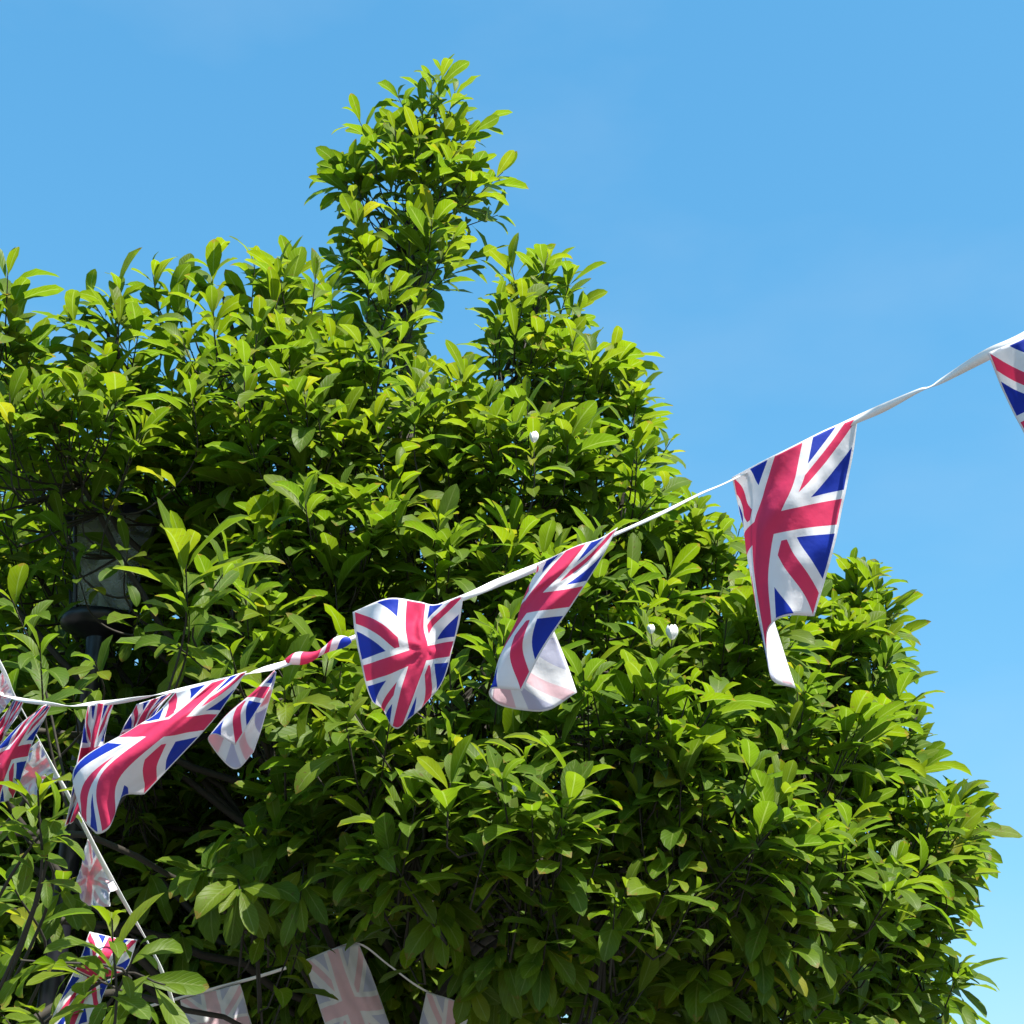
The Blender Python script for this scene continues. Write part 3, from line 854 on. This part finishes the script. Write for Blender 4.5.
flag('narrow gathered union flag half covered by the largest streaming one',
     [[(125, 245, 0), (150, 238, .01), (180, 234, -.01), (210, 234, .01), (240, 234, 0)],
      [(105, 340, 0), (130, 345, .02), (160, 350, -.01), (185, 350, .02), (205, 350, .03)],
      [(85, 470, 0), (115, 470, .02), (140, 465, .0), (165, 462, .02), (190, 450, .03)],
      [(55, 630, 0), (80, 625, .03), (100, 650, .0), (130, 630, .03), (165, 570, .05)],
      [(18, 790, 0), (38, 775, .02), (52, 770, .0), (68, 745, .03), (90, 705, .05)]], .2246, 60, 650, 2.87)

flag('shaded union flag blown left with its foot behind a leafy sprig',
     [[(198, 330, 0), (210, 322, .01), (222, 316, -.01), (235, 316, .01), (247, 320, 0)],
      [(80, 430, .02), (110, 425, 0), (140, 420, -.02), (165, 420, .01), (195, 425, .02)],
      [(-70, 610, .03), (-10, 580, 0), (45, 560, -.02), (95, 545, 0), (155, 530, .03)],
      [(-110, 730, .03), (-60, 700, 0), (-5, 690, -.02), (45, 680, 0), (100, 670, .03)],
      [(-160, 850, .03), (-100, 830, 0), (-40, 810, -.02), (10, 790, 0), (60, 780, .02)]], .2051, 0, 640, 2.9)

flag('tightly gathered union flag at the leftmost end of the main ribbon',
     [[(62, 297, 0), (75, 292, .01), (88, 290, -.01), (100, 290, .01), (115, 293, 0)],
      [(0, 390, 0), (20, 390, .01), (40, 385, -.01), (60, 385, .01), (75, 385, 0)],
      [(-70, 500, 0), (-40, 490, .01), (-10, 480, -.01), (10, 470, .01), (20, 465, 0)],
      [(-110, 600, 0), (-80, 590, .01), (-50, 580, -.01), (-20, 565, .01), (-5, 555, 0)],
      [(-150, 700, 0), (-120, 690, .01), (-80, 680, -.01), (-50, 660, .01), (-30, 640, 0)]], .2051, 0, 640, 2.98)

flag('pale reverse of a union flag on the steep ribbon, above the leafy sprig',
     [[(285, 680, 0), (240, 590, .01), (190, 490, 0)],
      [(215, 740, .02), (160, 650, .05), (105, 565, .02)],
      [(150, 790, .04), (85, 710, .06), (20, 640, .04)]], .2051, 0, 640, 3.08)

flag('pale reverse of a union flag at the top of the steep ribbon',
     [[(70, 275, 0), (45, 220, .01), (12, 155, 0)],
      [(25, 325, .02), (-5, 275, .04), (-35, 215, .02)],
      [(-20, 380, .04), (-50, 330, .05), (-80, 270, .04)]], .2051, 0, 640, 3.05)

flag('small crumpled union flag showing its pale reverse in the dark hollow',
     [[(390, 350, 0), (310, 200, .02), (240, 95, 0)],
      [(350, 365, -.03), (255, 290, .07), (205, 230, .02)],
      [(345, 440, -.04), (235, 425, .08), (172, 335, .03)]], .1991, 40, 820, 3.15)

flag('lowest union flag on the steep ribbon, mostly behind broad leaves',
     [[(250, 560, 0), (370, 590, .02), (490, 600, 0)],
      [(215, 660, 0), (320, 690, -.04), (440, 740, .04)],
      [(140, 820, 0), (230, 840, .03), (340, 830, .05)],
      [(30, 1050, 0), (150, 1040, -.03), (270, 1015, .03)]], .1991, 40, 820, 3.22)

flag('dim union flag under the tree, leftmost on the far ribbon',
     [[(225, 160, 0), (150, 178, .02), (75, 200, 0)],
      [(250, 250, .03), (165, 260, -.02), (85, 280, .02)],
      [(275, 340, 0), (180, 350, .03), (100, 370, 0)]], .4004, 150, 920, 5.3)

flag('dim union flag under the tree, middle of three, its whole cross showing',
     [[(522, 60, .01), (455, 72, -.02), (385, 105, .02)],
      [(578, 205, .02), (502, 215, -.03), (430, 240, .02)],
      [(622, 335, 0), (560, 352, .02), (475, 372, 0)]], .4004, 150, 920, 5.35)

flag('dim union flag under the tree, rightmost on the far ribbon',
     [[(830, 232, 0), (760, 200, -.02), (690, 180, 0)],
      [(830, 340, .03), (750, 320, -.02), (665, 300, .02)],
      [(830, 450, 0), (740, 440, .02), (645, 430, 0)]], .4004, 150, 920, 5.4)


def ribbon(label, pts, n):
    """flat tape: px, py, d, width m, twist angle"""
    c = catmull([[*P(p[0], p[1], p[2]), p[3], p[4]] for p in pts], n)
    V, Q = [], []
    th = 0.0006
    for i in range(n):
        t = unit(c[min(i + 1, n - 1), :3] - c[max(i - 1, 0), :3])
        a = unit(np.cross(t, FWD))
        b = np.cross(t, a)
        w = (math.cos(c[i, 4]) * a + math.sin(c[i, 4]) * b) * max(c[i, 3], .003) * .5
        h = unit(np.cross(t, w)) * th
        for s in (w + h, w - h, -w - h, -w + h):
            V.append(c[i, :3] + s)
    for i in range(n - 1):
        for j in range(4):
            j2 = (j + 1) % 4
            Q.append((i * 4 + j, i * 4 + j2, (i + 1) * 4 + j2, (i + 1) * 4 + j))
    V = np.array(V)
    org = V.mean(0)
    o = link('bunting_ribbon', mesh_np('bunting_ribbon', V - org, Q), [M_RIB])
    o.location = org
    tag(o, label, 'ribbon', 'ribbons of the bunting')
    return o


ribbon('long white ribbon rising to the sky and carrying the brightest flags',
       [(2600, -420, 1.9, .018, .2), (1900, -80, 2.2, .018, .2), (1500, 90, 2.4, .018, .2), (1180, 250, 2.58, .018, .2), (1105, 290, 2.62, .018, .2), (1024, 338, 2.63, .022, .1), (987, 355, 2.66, .022, .1), (945, 379, 2.75, .012, .5), (930, 387, 2.78, .007, 1.3), (918, 391, 2.8, .008, .4),
        (885, 407, 2.86, .017, .1), (858, 419, 2.9, .016, .3), (797, 446, 2.905, .008, .6), (732, 480, 2.91, .006, 1.2), (700, 494, 2.91, .0065, 1.0), (660, 514, 2.91, .010, .9), (618, 533, 2.92, .008, .6),
        (540, 566, 2.94, .016, .1), (500, 582, 2.91, .017, .1), (465, 597, 2.88, .013, .3), (408, 618, 2.95, .012, .4), (350, 639, 2.95, .010, 0.4), (315, 653, 2.93, .008, 1), (281, 665, 2.92, .013, .2), (262, 670, 2.86, .012, 1.0), (245, 675, 2.78, .010, 2),
        (220, 681, 2.79, .010, 2.8), (190, 688, 2.82, .010, 3.6), (160, 694, 2.84, .010, 4.6), (140, 698, 2.86, .010, 5.4), (115, 702, 2.87, .010, 6.2), (90, 704, 2.88, .010, 7.2), (70, 706, 2.89, .010, 8), (50, 704, 2.9, .009, 9), (22, 700, 2.96, .009, 10), (5, 696, 3.0, .010, 11), (-60, 684, 3.05, .010, 12), (-500, 640, 3.3, .010, 16)], 560)

ribbon('thin white ribbon dropping steeply through the dark hollow',
       [(-30, 610, 3.0, .010, .5), (2, 668, 3.02, .010, .3), (15, 697, 3.05, .008, .8), (39, 740, 3.07, .006, 1.1), (55, 772, 3.08, .009, .3), (67, 793, 3.09, .009, .2), (94, 846, 3.13, .011, .3), (108, 873, 3.15, .012, .2), (130, 912, 3.2, .010, .4), (148, 943, 3.23, .010, .9), (162, 972, 3.25, .010, .3), (175, 1010, 3.27, .010, .4), (200, 1100, 3.3, .01, .4)], 90)

ribbon('grey-shaded ribbon of the dim flags beneath the tree',
       [(60, 1030, 5.27, 0.0120, .3), (150, 1006, 5.30, 0.0120, .3), (216, 988, 5.32, 0.0132, .3), (260, 976, 5.34, 0.0132, .2), (306, 961, 5.37, 0.0132, .3), (330, 951, 5.37, 0.0120, .5), (359, 944, 5.37, 0.0120, .6), (390, 966, 5.39, 0.0096, .6), (426, 991, 5.41, 0.0096, .4), (482, 1013, 5.44, 0.0108, .3), (538, 1022, 5.47, 0.0120, .3), (640, 1032, 5.52, 0.0120, .2)], 80)

# ------------------------------------------------------------------ street lantern half hidden behind the leaves
LB = P(100, 622, 6.15)
lamp = empty('street_lantern', (LB[0], LB[1], 0))
tag(lamp, 'dark-roofed glass street lantern half hidden among the leaves', 'lamp')
m_gl, t = new_mat('lantern_glass')
gl = nd(t, 'ShaderNodeBsdfPrincipled')
gl.inputs['Base Color'].default_value = (0.36, 0.40, 0.36, 1)
gl.inputs['Roughness'].default_value = 0.12
tcn = nd(t, 'ShaderNodeTexCoord')
nzz = nd(t, 'ShaderNodeTexNoise')
nzz.inputs['Scale'].default_value = 9
t.links.new(tcn.outputs['Object'], nzz.inputs['Vector'])
rmp = nd(t, 'ShaderNodeMapRange')
rmp.inputs[1].default_value = .35; rmp.inputs[2].default_value = .7; rmp.inputs[3].default_value = .12; rmp.inputs[4].default_value = .5
t.links.new(nzz.outputs[0], rmp.inputs[0])
tb = nd(t, 'ShaderNodeBsdfTransparent')
tb.inputs[0].default_value = (.85, .9, .87, 1)
mxx = nd(t, 'ShaderNodeMixShader')
t.links.new(rmp.outputs[0], mxx.inputs[0])
t.links.new(tb.outputs[0], mxx.inputs[1])
t.links.new(gl.outputs[0], mxx.inputs[2])
oo = nd(t, 'ShaderNodeOutputMaterial')
t.links.new(mxx.outputs[0], oo.inputs[0])
H0 = LB[2]


def lathe(prof, seg=20):
    T = Tubes()
    T.add([(0, 0, z) for r, z in prof], [max(r, .001) for r, z in prof], seg)
    return T


link('post', lathe([(.13, 0), (.13, .25), (.09, .32), (.075, .9), (.05, 1.0), (.042, H0 - .25), (.06, H0 - .22), (.045, H0 - .16), (.05, H0 - .08)]).build('post'), [M_LAMP], lamp)
link('lantern_base', lathe([(.05, H0 - .08), (.12, H0 - .05), (.165, H0 - .03), (.17, H0 + .012), (.145, H0 + .02)]).build('lantern_base'), [M_LAMP], lamp)
zt = H0 + .46
for k in range(4):
    a0 = math.radians(45 + 90 * k + 20)
    a1 = math.radians(135 + 90 * k + 20)
    c0, s0, c1, s1 = math.cos(a0), math.sin(a0), math.cos(a1), math.sin(a1)
    b, tpp = .155, .25
    V = [(b * c0, b * s0, H0 + .03), (b * c1, b * s1, H0 + .03), (tpp * c1, tpp * s1, zt), (tpp * c0, tpp * s0, zt)]
    V = np.array(V)
    nn = unit(np.cross(V[1] - V[0], V[3] - V[0])) * .002
    V = np.vstack([V + nn, V - nn])
    Q = [(0, 1, 2, 3), (7, 6, 5, 4), (0, 4, 5, 1), (1, 5, 6, 2), (2, 6, 7, 3), (3, 7, 4, 0)]
    link('glass_pane', mesh_np('glass_pane', V, Q, smooth=False), [m_gl], lamp)
    T = Tubes()
    T.add([(b * c0 * 1.02, b * s0 * 1.02, H0), (tpp * c0 * 1.02, tpp * s0 * 1.02, zt + .01)], [.009, .009], 6)
    link('frame_bar', T.build('frame_bar'), [M_LAMP], lamp)
T = Tubes()
T.add([(0, 0, zt - .01), (0, 0, zt), (0, 0, zt + .03), (0, 0, zt + .05), (0, 0, zt + .17), (0, 0, zt + .20)], [.2, .285, .285, .25, .09, .07], 4)
m4 = T.build('roof')
for p in m4.polygons:
    p.use_smooth = False
ro = link('roof', m4, [simple_mat('roof_paint', (.02, .02, .05), .3, .2, 10)], lamp)
ro.rotation_euler = (0, 0, math.radians(20))
link('bulb', lathe([(.02, H0 + .03), (.022, H0 + .12), (.05, H0 + .2), (.055, H0 + .25), (.03, H0 + .31), (.004, H0 + .33)], 12).build('bulb'), [simple_mat('frosted_bulb', (.7, .7, .66), .3, .05, 10)], lamp)
link('finial', lathe([(.05, zt + .19), (.06, zt + .22), (.03, zt + .26), (.035, zt + .29), (.004, zt + .36)], 12).build('finial'), [M_LAMP], lamp)
